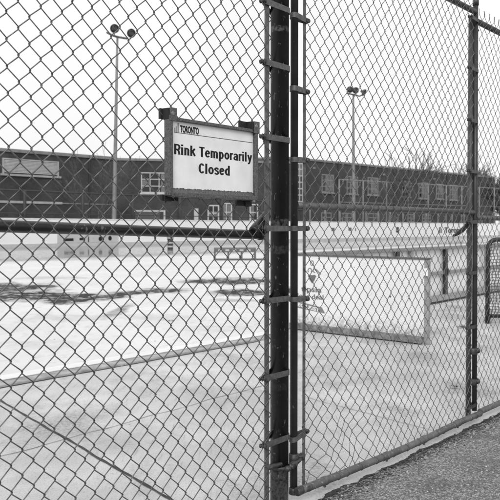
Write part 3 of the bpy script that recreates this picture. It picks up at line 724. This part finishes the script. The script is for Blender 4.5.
P = [gp(315.5, 269.0), gp(318, 271.2), gp(320.8, 274.2)]; m_.tube([GF(q[0], q[1], .002) for q in P], .006, 5)
P = [gp(313.2, 263.8), gp(314.2, 266.5)]; m_.tube([GF(q[0], q[1], .002) for q in P], .004, 5)
m_.build('emblem', M['ink_grey'], rg)

# ------------------------------------------------------------------ small goal by the boards
g0 = ground_at(487.3, 323.5); GO = Frame((g0.x, g0.y), (math.cos(R(-10)), math.sin(R(-10))))
goal = thing('hockey_goal', (g0.x, g0.y, 0), 'black tube goal frame hung with netting at the right edge by the boards', 'goal')
H = .985; Wd = 1.5; rr = .10
path = [GO(0, .0, 0), GO(0, H - rr, 0)] + [GO(rr - rr * math.cos(R(a)), H - rr + rr * math.sin(R(a)), 0) for a in (15, 30, 45, 60, 75)] + [GO(rr, H, 0), GO(Wd - rr, H, 0)] + \
       [GO(Wd - rr + rr * math.sin(R(a)), H - rr + rr * math.cos(R(a)), 0) for a in (15, 30, 45, 60, 75)] + [GO(Wd, H - rr, 0), GO(Wd, 0, 0)]
m_ = MB(); m_.tube(path, .026, 14); m_.build('goal_frame', M['black'], goal)
m_ = MB(); m_.tube([GO(.01, .03, -.02), GO(.10, .03, -.52), GO(Wd - .10, .03, -.52), GO(Wd - .01, .03, -.02)], .02, 10)
m_.tube([GO(.02, .09, .0), GO(Wd - .02, .09, .0)], .022, 10); m_.build('base_tube', M['black'], goal)
m_ = MB()
def net_pt(u, v):                       # u along, v from the foot of the back to the top front
    o_ = -.02 - .50 * (1 - v) ** 1.6; return GO(.03 + (Wd - .06) * u + .0, .04 + (H - .06) * v + .01 * math.sin(u * 23), o_)
for k in range(41): m_.tube([net_pt(k / 40 + (.012 if q % 2 else 0), q / 14) for q in range(15)], .0048, 4)
for q in range(26): m_.tube([net_pt(k / 24, q / 25) for k in range(25)], .0048, 4)
for sx in (0, 1):
    for q in range(1, 24):
        v = q / 24; m_.tube([GO(.005 if sx == 0 else Wd - .005, .04 + (H - .06) * v, 0), net_pt(sx, v)], .0045, 4)
m_.build('netting', M['net'], goal)

# ------------------------------------------------------------------ far side of the rink
WF = Frame((FEN(0, 0, W_FAR).x, FEN(0, 0, W_FAR).y), (math.cos(FA), math.sin(FA)))
w0, w1 = WF.s(-70), WF.s(560)
far = thing('rink_wall', WF(WF.s(150), 0), 'long low white wall along the far side of the rink', 'rink wall')
m_ = MB(); m_.fbox(WF, w0, w1, -.05, 1.62, -.25, 0); m_.build('wall', M['wall_white'], far)
m_ = MB(); m_.fbox(WF, w0, w1, 1.621, 1.69, -.27, .02); m_.build('coping', M['sill_white'], far)
m_ = MB(); m_.fbox(WF, w0, w1, .0, .20, .002, .03); m_.build('kick_board', M['ad_grey'], far)
a, b = WF.s(57), WF.s(118); m_ = MB(); m_.fbox(WF, a, b, .22, 1.35, .002, .03); adp = m_.build('advert_panel', M['ad_grey'], far)
m_ = MB()
for x0, x1, y0, y1 in ((64, 73.5, 238.4, 241.0), (79.5, 84, 237.8, 240.2), (88, 89, 236.5, 242)):
    s0_, zt_ = WF.hit(x0, y0, .031); s1_, zb_ = WF.hit(x1, y1, .031); m_.fbox(WF, s0_, s1_, zb_, zt_, .031, .035)
for x0, y0, r_ in ((100.4, 238.8, 1.9), (110, 238.2, 1.9)):
    s_, z_ = WF.hit(x0, y0, .031); m_.lathe(WF(s_, z_, .031), WF.n, [(.16, 0), (.16, .004)], 7)
m_.build('advert_marks', M['ink'], adp)
def wfit(text, x0, t0, b0, x1, t1, b1, mat, bold=.03):
    a, z1 = WF.hit(x0, t0, .003); _, z0 = WF.hit(x0, b0, .003); c, z3 = WF.hit(x1, t1, .003); _, z2 = WF.hit(x1, b1, .003)
    return lettering('lettering', text, WF, a, c, (z0 + z2) / 2, (z1 + z3) / 2, .003, mat, far, bold, .02)
wfit('Toronto', 444.5, 227, 232.6, 464, 227.6, 233.2, M['ink'])
wfit('S', 396, 227, 232.6, 399, 227, 232.6, M['ink'], .06)
m_ = MB()
for x0, x1, y0, y1 in ((331.5, 334.5, 227.8, 231), (348.5, 351.5, 227.6, 230.8), (355, 356, 228, 231), (439, 440.4, 227, 233), (441, 442, 228.5, 233)):
    s0_, zt_ = WF.hit(x0, y0, .003); s1_, zb_ = WF.hit(x1, y1, .003); m_.fbox(WF, s0_, s1_, zb_, zt_, .003, .012)
m_.build('advert_marks', M['ink_grey'], far)
# dark fence standing behind the white wall on the left
HF = Frame((WF(0, 0, -2.0).x, WF(0, 0, -2.0).y), (math.cos(FA), math.sin(FA)))
hf = thing('mesh_fence', HF(HF.s(80), 0), 'dark post and rail fence behind the far white wall, in front of the louvred wing', 'fence')
xs_ = [-29, 25, 83, 133, 180, 222, 262]
for px in xs_:
    s_ = HF.s(px); m_ = MB(); m_.lathe(HF(s_, -.05), (0, 0, 1), [(.10, 0), (.10, 3.4), (.05, 3.46)], 8); m_.build('post', M['far_steel'], hf)
m_ = MB(); m_.tube([HF(HF.s(-60), 3.38), HF(HF.s(285), 3.38)], .05, 6); m_.build('top_rail', M['far_steel'], hf)
m_ = MB(); m_.tube([HF(HF.s(-60), 2.0), HF(HF.s(285), 2.0)], .03, 6); m_.build('middle_rail', M['far_steel'], hf)
# tall pale court fence on the right
TF = Frame((at_depth(318, 220, 82).x, 82), (at_depth(505, 220, 104).x - at_depth(318, 220, 82).x, 22))
tf = thing('court_fence', TF(TF.s(400), 0), 'tall pale post and rail fence in front of the long right wing', 'fence')
for px in (339, 363, 386.5, 408, 428, 446, 461.5, 479, 494):
    s_ = TF.s(px); m_ = MB(); m_.lathe(TF(s_, -.05), (0, 0, 1), [(.08, 0), (.08, 6.35), (.04, 6.4)], 6); m_.build('post', M['far_pale'], tf)
for z in (6.3, 3.9):
    m_ = MB(); m_.tube([TF(TF.s(339), z), TF(TF.s(520), z)], .055 if z > 5 else .03, 6); m_.build('rail', M['far_pale'], tf)
# guard rail on the wall
rl = thing('guard_railing', WF(WF.s(420), 1.69, -.12), 'pale guard railing of short uprights along the top of the far white wall', 'railing')
for px in (310, 325, 340, 366, 378, 390, 403, 414, 426, 438, 452, 464, 482, 495):
    s_ = WF.s(px, -.12); m_ = MB(); m_.lathe(WF(s_, 1.691, -.12), (0, 0, 1), [(.07, 0), (.07, 1.3), (.03, 1.33)], 6); m_.build('upright', M['far_pale'], rl)
m_ = MB(); m_.tube([WF(WF.s(306, -.12), 2.98, -.12), WF(WF.s(520, -.12), 2.98, -.12)], .04, 6); m_.build('rail', M['far_steel'], rl)
# low barrier and padded post out on the ice
b0 = ground_at(235, 260.5); bw = abs(ground_at(256, 260.5).x - ground_at(214, 260.5).x)
LF = Frame((b0.x, b0.y), (1, 0.04)); lb = thing('low_bench', (b0.x, b0.y, 0), 'low grey slatted bench out on the ice, left of the thick post', 'bench')
m_ = MB()
for k in range(3): m_.fbox(LF, -bw / 2, bw / 2, .41, .44, -.30 + .11 * k, -.21 + .11 * k)
m_.build('seat', M['band'], lb)
m_ = MB(); m_.fbox(LF, -bw / 2, bw / 2, .29, .405, -.02, .02); m_.build('apron', M['band'], lb)
for k in (-.96, -.32, .32, .96):
    for o_ in (-.22, -.015):
        m_ = MB(); m_.fbox(LF, k * bw / 2 - .03, k * bw / 2 + .03, .0, .289, o_ - .03, o_ + .015); m_.build('leg', M['band'], lb)
m_ = MB(); m_.fbox(LF, -bw / 2, bw / 2 + .3, .0, .07, .003, .05); m_.build('base_rail', M['band'], lb)
m_ = MB()
for k in range(5): m_.fbox(LF, -bw * .40 + k * bw * .17, -bw * .40 + k * bw * .17 + bw * .09, .31 + .02 * (k % 2), .385, .021, .026)
m_.build('pale_patch', M['louvre'], lb)
p0 = ground_at(170.3, 249.2); pp = thing('padded_post', (p0.x, p0.y, 0), 'short dark padded post with white bands near the far wall, left of centre', 'post')
m_ = MB(); m_.lathe(p0, (0, 0, 1), [(.15, 0), (.15, .50), (.17, .52), (.17, .62), (.24, .70), (.24, .78), (.10, .80), (.08, .95)], 10, False); m_.build('padding', M['steel_post'], pp)
for z in (.10, .30, .56):
    m_ = MB(); m_.lathe(p0 + Vector((0, 0, z)), (0, 0, 1), [(.155 if z < .5 else .175, 0), (.16 if z < .5 else .18, .01), (.16 if z < .5 else .18, .07), (.155, .08)], 12, False); m_.build('white_band', M['white_frame'], pp)

# ------------------------------------------------------------------ floodlights
def floodlight(xb, xt, ytop, depth, rbot, rtop, lamps, arm, label):
    s_w, _ = WF.hit(xb, 228, -.9); d0 = depth; depth = WF(s_w, 0, -.9).y; kf = depth / d0      # just behind the far wall
    rbot, rtop = rbot * kf, rtop * kf; lamps = [(x, y, d, r_ * kf, aim) for x, y, d, r_, aim in lamps]
    base = at_depth(xb, 228, depth); base.z = 0; top = at_depth(xt, ytop, depth)
    t = thing('floodlight_mast', base, label, 'floodlight', 'floodlight masts beyond the rink')
    m_ = MB(); H_ = top.z; P = [base.lerp(top, k / 10) for k in range(11)]
    m_.tube(P, [rbot + (rtop - rbot) * min(1, (k / 10)) for k in range(11)], 14); m_.build('mast', M['pole'], t)
    m_ = MB(); m_.tube([at_depth(x, y, depth + d) for x, y, d in arm], .07, 8); m_.build('crossarm', M['lamp'], t)
    for x, y, d, r_, aim in lamps:
        c = at_depth(x, y, depth + d); ax = Vector(aim).normalized(); m_ = MB()
        m_.lathe(c, ax, [(.06, -.40), (.12, -.38), (.14, -.24), (r_ * .75, -.16), (r_ * .95, -.03), (r_, .0), (r_, .03), (r_ * .86, .035), (r_ * .86, .0)], 18)
        m_.tube([c - ax * .2 + Vector((0, 0, -.03)), c - ax * .16 + Vector((0, 0, -r_ - .12))], .035, 6)
        hd = m_.build('lamp_head', M['lamp'], t)
        m_ = MB(); m_.lathe(c, ax, [(r_ * .84, .004), (r_ * .6, .02), (r_ * .25, .032)], 16); m_.build('lens', M['lens'], hd)
floodlight(113.5, 117.4, 38, 43.5, .135, .06, [(114.6, 28.6, -.5, .25, (.25, -1, -.42)), (131.3, 33.2, -.4, .25, (.45, -1, -.45))],
           [(107, 32.5, .5), (112, 35.2, .2), (117.4, 37, 0), (127.5, 38.6, -.3)], 'taller looking floodlight mast with twin lamp heads, left of the notice')
floodlight(353.8, 353.3, 95, 62, .16, .07, [(350, 89.6, -.4, .26, (-.15, -1, -.42)), (355.6, 90.4, -.4, .26, (.1, -1, -.42)), (364.4, 92.3, -.3, .25, (.95, -.7, -.5))],
           [(346.3, 93.3, .3), (353.3, 94.6, 0), (359.5, 96.2, -.1), (362.5, 94.8, -.2)], 'smaller looking floodlight mast with three lamp heads, seen through the wire gate')

# ------------------------------------------------------------------ school wings
def window(fr, parent, x0, x1, y0, y1, cols, rows, blind=None, bar=.10, sill=True, fmat=None):
    s0, zt_ = fr.hit(x0, y0); s1, _ = fr.hit(x1, y1); zc = fr.z((x0 + x1) / 2, y0); zb_ = fr.z((x0 + x1) / 2, y1)
    zt_ = zc; f = MB(); o0, o1 = .0, .07
    f.fbox(fr, s0, s0 + bar, zb_, zt_, o0, o1); f.fbox(fr, s1 - bar, s1, zb_, zt_, o0, o1)
    f.fbox(fr, s0 + bar, s1 - bar, zb_, zb_ + bar, o0, o1); f.fbox(fr, s0 + bar, s1 - bar, zt_ - bar, zt_, o0, o1)
    for k in range(1, cols):
        c = s0 + (s1 - s0) * k / cols; f.fbox(fr, c - bar * .4, c + bar * .4, zb_ + bar, zt_ - bar, o0, o1 - .01)
    for k in range(1, rows):
        c = zb_ + (zt_ - zb_) * k / rows; f.fbox(fr, s0 + bar, s1 - bar, c - bar * .4, c + bar * .4, o0, o1 - .02)
    if sill: f.fbox(fr, s0 - .15, s1 + .15, zb_ - .16, zb_ - .002, o0, .16)
    w = f.build('window', fmat or M['white_frame'], parent)
    p = MB(); p.fbox(fr, s0 + bar * .5, s1 - bar * .5, zb_ + bar * .5, zt_ - bar * .5, .002, .02); p.build('pane', M['glass'], w)
    if blind:
        for (u0, u1, v0, v1) in blind:
            p = MB(); p.fbox(fr, s0 + (s1 - s0) * u0, s0 + (s1 - s0) * u1, zb_ + (zt_ - zb_) * v0, zb_ + (zt_ - zb_) * v1, .021, .03); p.build('blind', M['blind'], w)
    return w
def wing(name, pa, pb, h, depth, mat, label):
    fr = Frame((pa.x, pa.y), (pb.x - pa.x, pb.y - pa.y)); L = (Vector((pb.x, pb.y, 0)) - Vector((pa.x, pa.y, 0))).length
    t = thing(name, fr(L / 2, 0), label, 'building', 'school wings behind the rink')
    m_ = MB(); m_.fbox(fr, 0, L, -.05, h - .25, -depth, 0); m_.build('wall', mat, t)
    m_ = MB(); m_.fbox(fr, -.1, L + .1, h - .249, h, -depth - .1, .12); m_.build('roof_edge', M['coping'], t)
    return t, fr, L
A0 = at_depth(-130, 200, 54.5); A1 = at_depth(115.5, 200, 67.3)
# make the roofline meet its height at both ends of what is seen
A0 = at_depth(0, 148, 59.7); A1 = at_depth(115.5, 157, 67.3); dirA = (A1 - A0); hA = (A0.z + A1.z) / 2
left, LFm, LL = wing('school_building', A0 - dirA * 1.4, A1, hA, 14, M['brick'], 'dark brick wing with a long pale louvre and stone band, behind the left floodlight')
s0, _ = LFm.hit(3.5, 165); s1, _ = LFm.hit(57, 170); z1 = LFm.z(30, 161.0); z0 = LFm.z(30, 173.6)
m_ = MB(); n_ = 9
m_.fbox(LFm, s0 - .12, s0, z0 - .1, z1 + .1, 0, .10); m_.fbox(LFm, s1, s1 + .12, z0 - .1, z1 + .1, 0, .10); m_.fbox(LFm, s0, s1, z1, z1 + .1, 0, .10); m_.fbox(LFm, s0 - .3, s1 + .3, z0 - .25, z0 - .102, 0, .16)
lv = m_.build('louvre', M['stone'], left)
m_ = MB()
for k in range(n_):
    za_ = z0 + (z1 - z0) * k / n_; zb_ = z0 + (z1 - z0) * (k + .86) / n_
    m_.hexa([LFm(s0, za_, .03), LFm(s0, za_, .09), LFm(s1, za_, .09), LFm(s1, za_, .03), LFm(s0, zb_, .005), LFm(s0, zb_, .03), LFm(s1, zb_, .03), LFm(s1, zb_, .005)])
m_.build('louvre_blade', M['louvre'], lv)
m_ = MB(); za_ = LFm.z(30, 202.4); m_.fbox(LFm, 0.2, LFm.s(62), za_ - .09, za_ + .09, 0, .08); m_.build('stone_band', M['stone'], left)
m_ = MB(); m_.fbox(LFm, LFm.s(62), LL, za_ - .05, za_ + .03, 0, .05); m_.build('string_course', M['coping'], left)
B0 = at_depth(113, 158, 80); B1 = at_depth(292, 161.2, 84); hB = (B0.z + B1.z) / 2
mid, MF, ML = wing('school_building', B0, B1, hB, 12, M['brick_mid'], 'low dark middle wing behind the notice with paired white windows')
window(MF, mid, 141, 168, 172.5, 193, 3, 3, [(.0, .3, .35, .62), (.74, .98, .05, .95)])
window(MF, mid, 207.5, 219, 205, 221.5, 2, 2, [(.1, .9, .3, .6)], .12)
window(MF, mid, 221, 232, 203, 221.5, 2, 2, [(.1, .45, .1, .9), (.6, .9, .1, .9)], .12)
window(MF, mid, 249.5, 258, 204, 221, 1, 2, [(.1, .5, .1, .9)], .12)
def fpatch(fr, parent, name, x0, x1, y0, y1, mat, o=.05):
    s0, _ = fr.hit(x0, y0); s1, _ = fr.hit(x1, y1); m_ = MB(); m_.fbox(fr, s0, s1, fr.z((x0 + x1) / 2, y1), fr.z((x0 + x1) / 2, y0), 0, o); return m_.build(name, mat, parent)
d_ = fpatch(MF, mid, 'door', 135, 160, 212, 232, M['door'], .05)
fpatch(MF, d_, 'door_frame', 133.6, 163.4, 210.2, 211.8, M['white_frame'], .09); fpatch(MF, d_, 'door_frame', 163.5, 165.3, 210.2, 232, M['white_frame'], .09)
fpatch(MF, mid, 'wall_vent', 194, 198.3, 208.5, 222, M['louvre'], .06)
fpatch(MF, mid, 'downpipe', 178, 179.5, 160.8, 232, M['far_steel'], .12)
C0 = at_depth(279, 155.2, 95); C1 = at_depth(494, 177.2, 133.5); hC = (C0.z + C1.z) / 2
right, RF, RL = wing('school_building', C0, C1, hC, 16, M['brick_far'], 'long two storey dark wing with rows of small white windows, seen through the gate')
window(RF, right, 296.6, 305, 163, 208, 3, 7, [(.05, .95, .72, .97)], .16)
for i, (x0, x1, y0, y1) in enumerate(((321.5, 333.5, 174.5, 192.5), (346.5, 357.5, 176.5, 194), (367.5, 378, 177.5, 195), (402, 410, 181, 197), (418.5, 428, 182.5, 198.5), (436, 443, 184, 199), (449.5, 457, 185, 200))):
    window(RF, right, x0, x1, y0, y1, 3, 3, [(.35, .62, .1, .95), (.68, .95, .1, .95)] if i % 2 == 0 else [(.36, .95, .35, .95)], .13, True, M['grey_frame'])
for i, (x0, x1) in enumerate(((321, 331), (342, 352), (367, 379), (388, 398), (407, 414), (422, 430))):
    window(RF, right, x0, x1, 212.5 + i * .4, 222, 2, 2, [(.3, .6, .1, .9)] if i % 2 else None, .12, False, M['grey_frame'])

for x_, y0_, y1_ in ((338, 161.2, 222), (394, 167, 223), (447, 172.6, 224)): fpatch(RF, right, 'downpipe', x_ - .35, x_ + .35, y0_, y1_, M['far_steel'], .14)
for x_, y_ in ((314, 168), (384, 174.5), (434, 179)): fpatch(RF, right, 'wall_vent', x_ - 1.2, x_ + 1.2, y_ - .9, y_ + .9, M['grey_frame'], .06)
fpatch(LFm, left, 'downpipe', 88.5, 89.4, 155.5, 232, M['far_steel'], .12)
# ------------------------------------------------------------------ bare winter trees
def tree(px, depth, ytop, spread, label, seed, levels=5, trunk_r=.16, tmin=.022):
    rr = random.Random(seed); base = at_depth(px, 228, depth); base.z = -.05
    H_ = at_depth(px, ytop, depth).z; t = thing('bare_tree', base, label, 'tree', 'bare trees around the school')
    tk, cr = MB(), MB()
    def grow(p, d, L, r, lv):
        k = 4; P = [p]; q = p.copy(); dd = d.copy()
        for i in range(k):
            dd = (dd + Vector((rr.gauss(0, .10), rr.gauss(0, .10), rr.gauss(.03, .05)))).normalized(); q = q + dd * (L / k); P.append(q)
        (tk if lv >= levels - 1 else cr).tube(P, [max(r * (1 - .45 * i / k), tmin) for i in range(k + 1)], 6 if lv > 2 else 4)
        if lv == 0: return
        nb = rr.randint(3, 4) if lv > 2 else rr.randint(2, 3)
        for i in range(nb):
            f = rr.uniform(.30, 1.0) if i else 1.0; pt = P[min(int(f * k), k)]
            az = rr.uniform(0, 6.283); tl = rr.uniform(.25, .75) * spread
            side = dd.orthogonal().normalized(); side = (Matrix.Rotation(az, 3, dd) @ side)
            grow(pt, (dd * math.cos(tl) + side * math.sin(tl) + Vector((0, 0, .10))).normalized(), L * rr.uniform(.62, .9), r * rr.uniform(.40, .56), lv - 1)
    grow(base, Vector((0, 0, 1)), H_ * .30, trunk_r, levels)
    tk.build('trunk', M['bark'], t); cr.build('crown', M['bark'], t)
tree(393, 88, 139, .95, 'bare spreading tree in front of the long wing, its fork above the roof', 4, 5, .30, .030)
tree(452, 150, 158, 1.0, 'low bare tree over the roof, left of the slim post', 7, 5, .2, .045)
tree(466, 158, 143, 1.0, 'taller bushy bare tree over the roof right behind the slim post', 9, 5, .2, .045)
tree(486, 150, 160, 1.0, 'bare tree over the roof end just right of the slim post', 12, 5, .2, .045)
tree(503, 118, 168, 1.1, 'dense bare tree past the end of the long wing at the right edge', 15, 6, .3, .05)
tree(97, 56, 133, .8, 'thin bare tree in front of the louvred wing, left of the floodlight', 21, 5, .09, .012)

# ------------------------------------------------------------------ light
world = bpy.data.worlds.new('World'); scene.world = world; world.use_nodes = True
nt = world.node_tree; bg = nt.nodes['Background']
SUN_EL, SUN_AZ = R(33), R(188)            # behind the viewer, to the left; azimuth clockwise from +Y
sky = nt.nodes.new('ShaderNodeTexSky'); sky.sky_type = 'NISHITA'; sky.sun_disc = False
sky.sun_elevation = SUN_EL; sky.sun_rotation = SUN_AZ; sky.dust_density = 4.0; sky.air_density = 1.5
bw_ = nt.nodes.new('ShaderNodeRGBToBW'); nt.links.new(sky.outputs[0], bw_.inputs[0])
tc = nt.nodes.new('ShaderNodeTexCoord'); cn = noise_n(nt, tc.outputs['Generated'], 2.2, 4, 0.5)
cloud = ramp(nt, cn, .3, .7, 8.9, 10.3)
mx = nt.nodes.new('ShaderNodeMix'); mx.data_type = 'RGBA'; mx.inputs[0].default_value = .85
nt.links.new(bw_.outputs[0], mx.inputs[6]); nt.links.new(cloud, mx.inputs[7]); nt.links.new(mx.outputs[2], bg.inputs['Color'])
bg.inputs['Strength'].default_value = 0.10
sd = bpy.data.lights.new('sun', 'SUN'); sd.energy = 1.5; sd.angle = R(24); sd.color = (1, 1, 1)
so = bpy.data.objects.new('sun', sd); COL.objects.link(so)
dv = Vector((math.sin(SUN_AZ) * math.cos(SUN_EL), math.cos(SUN_AZ) * math.cos(SUN_EL), math.sin(SUN_EL)))
so.rotation_euler = dv.to_track_quat('Z', 'Y').to_euler(); so.location = (0, 0, 30)

vs = scene.view_settings; vs.view_transform = 'Standard'; vs.look = 'None'; vs.exposure = 0.20; vs.gamma = 1.0; vs.use_curve_mapping = False
scene.render.engine = 'CYCLES'
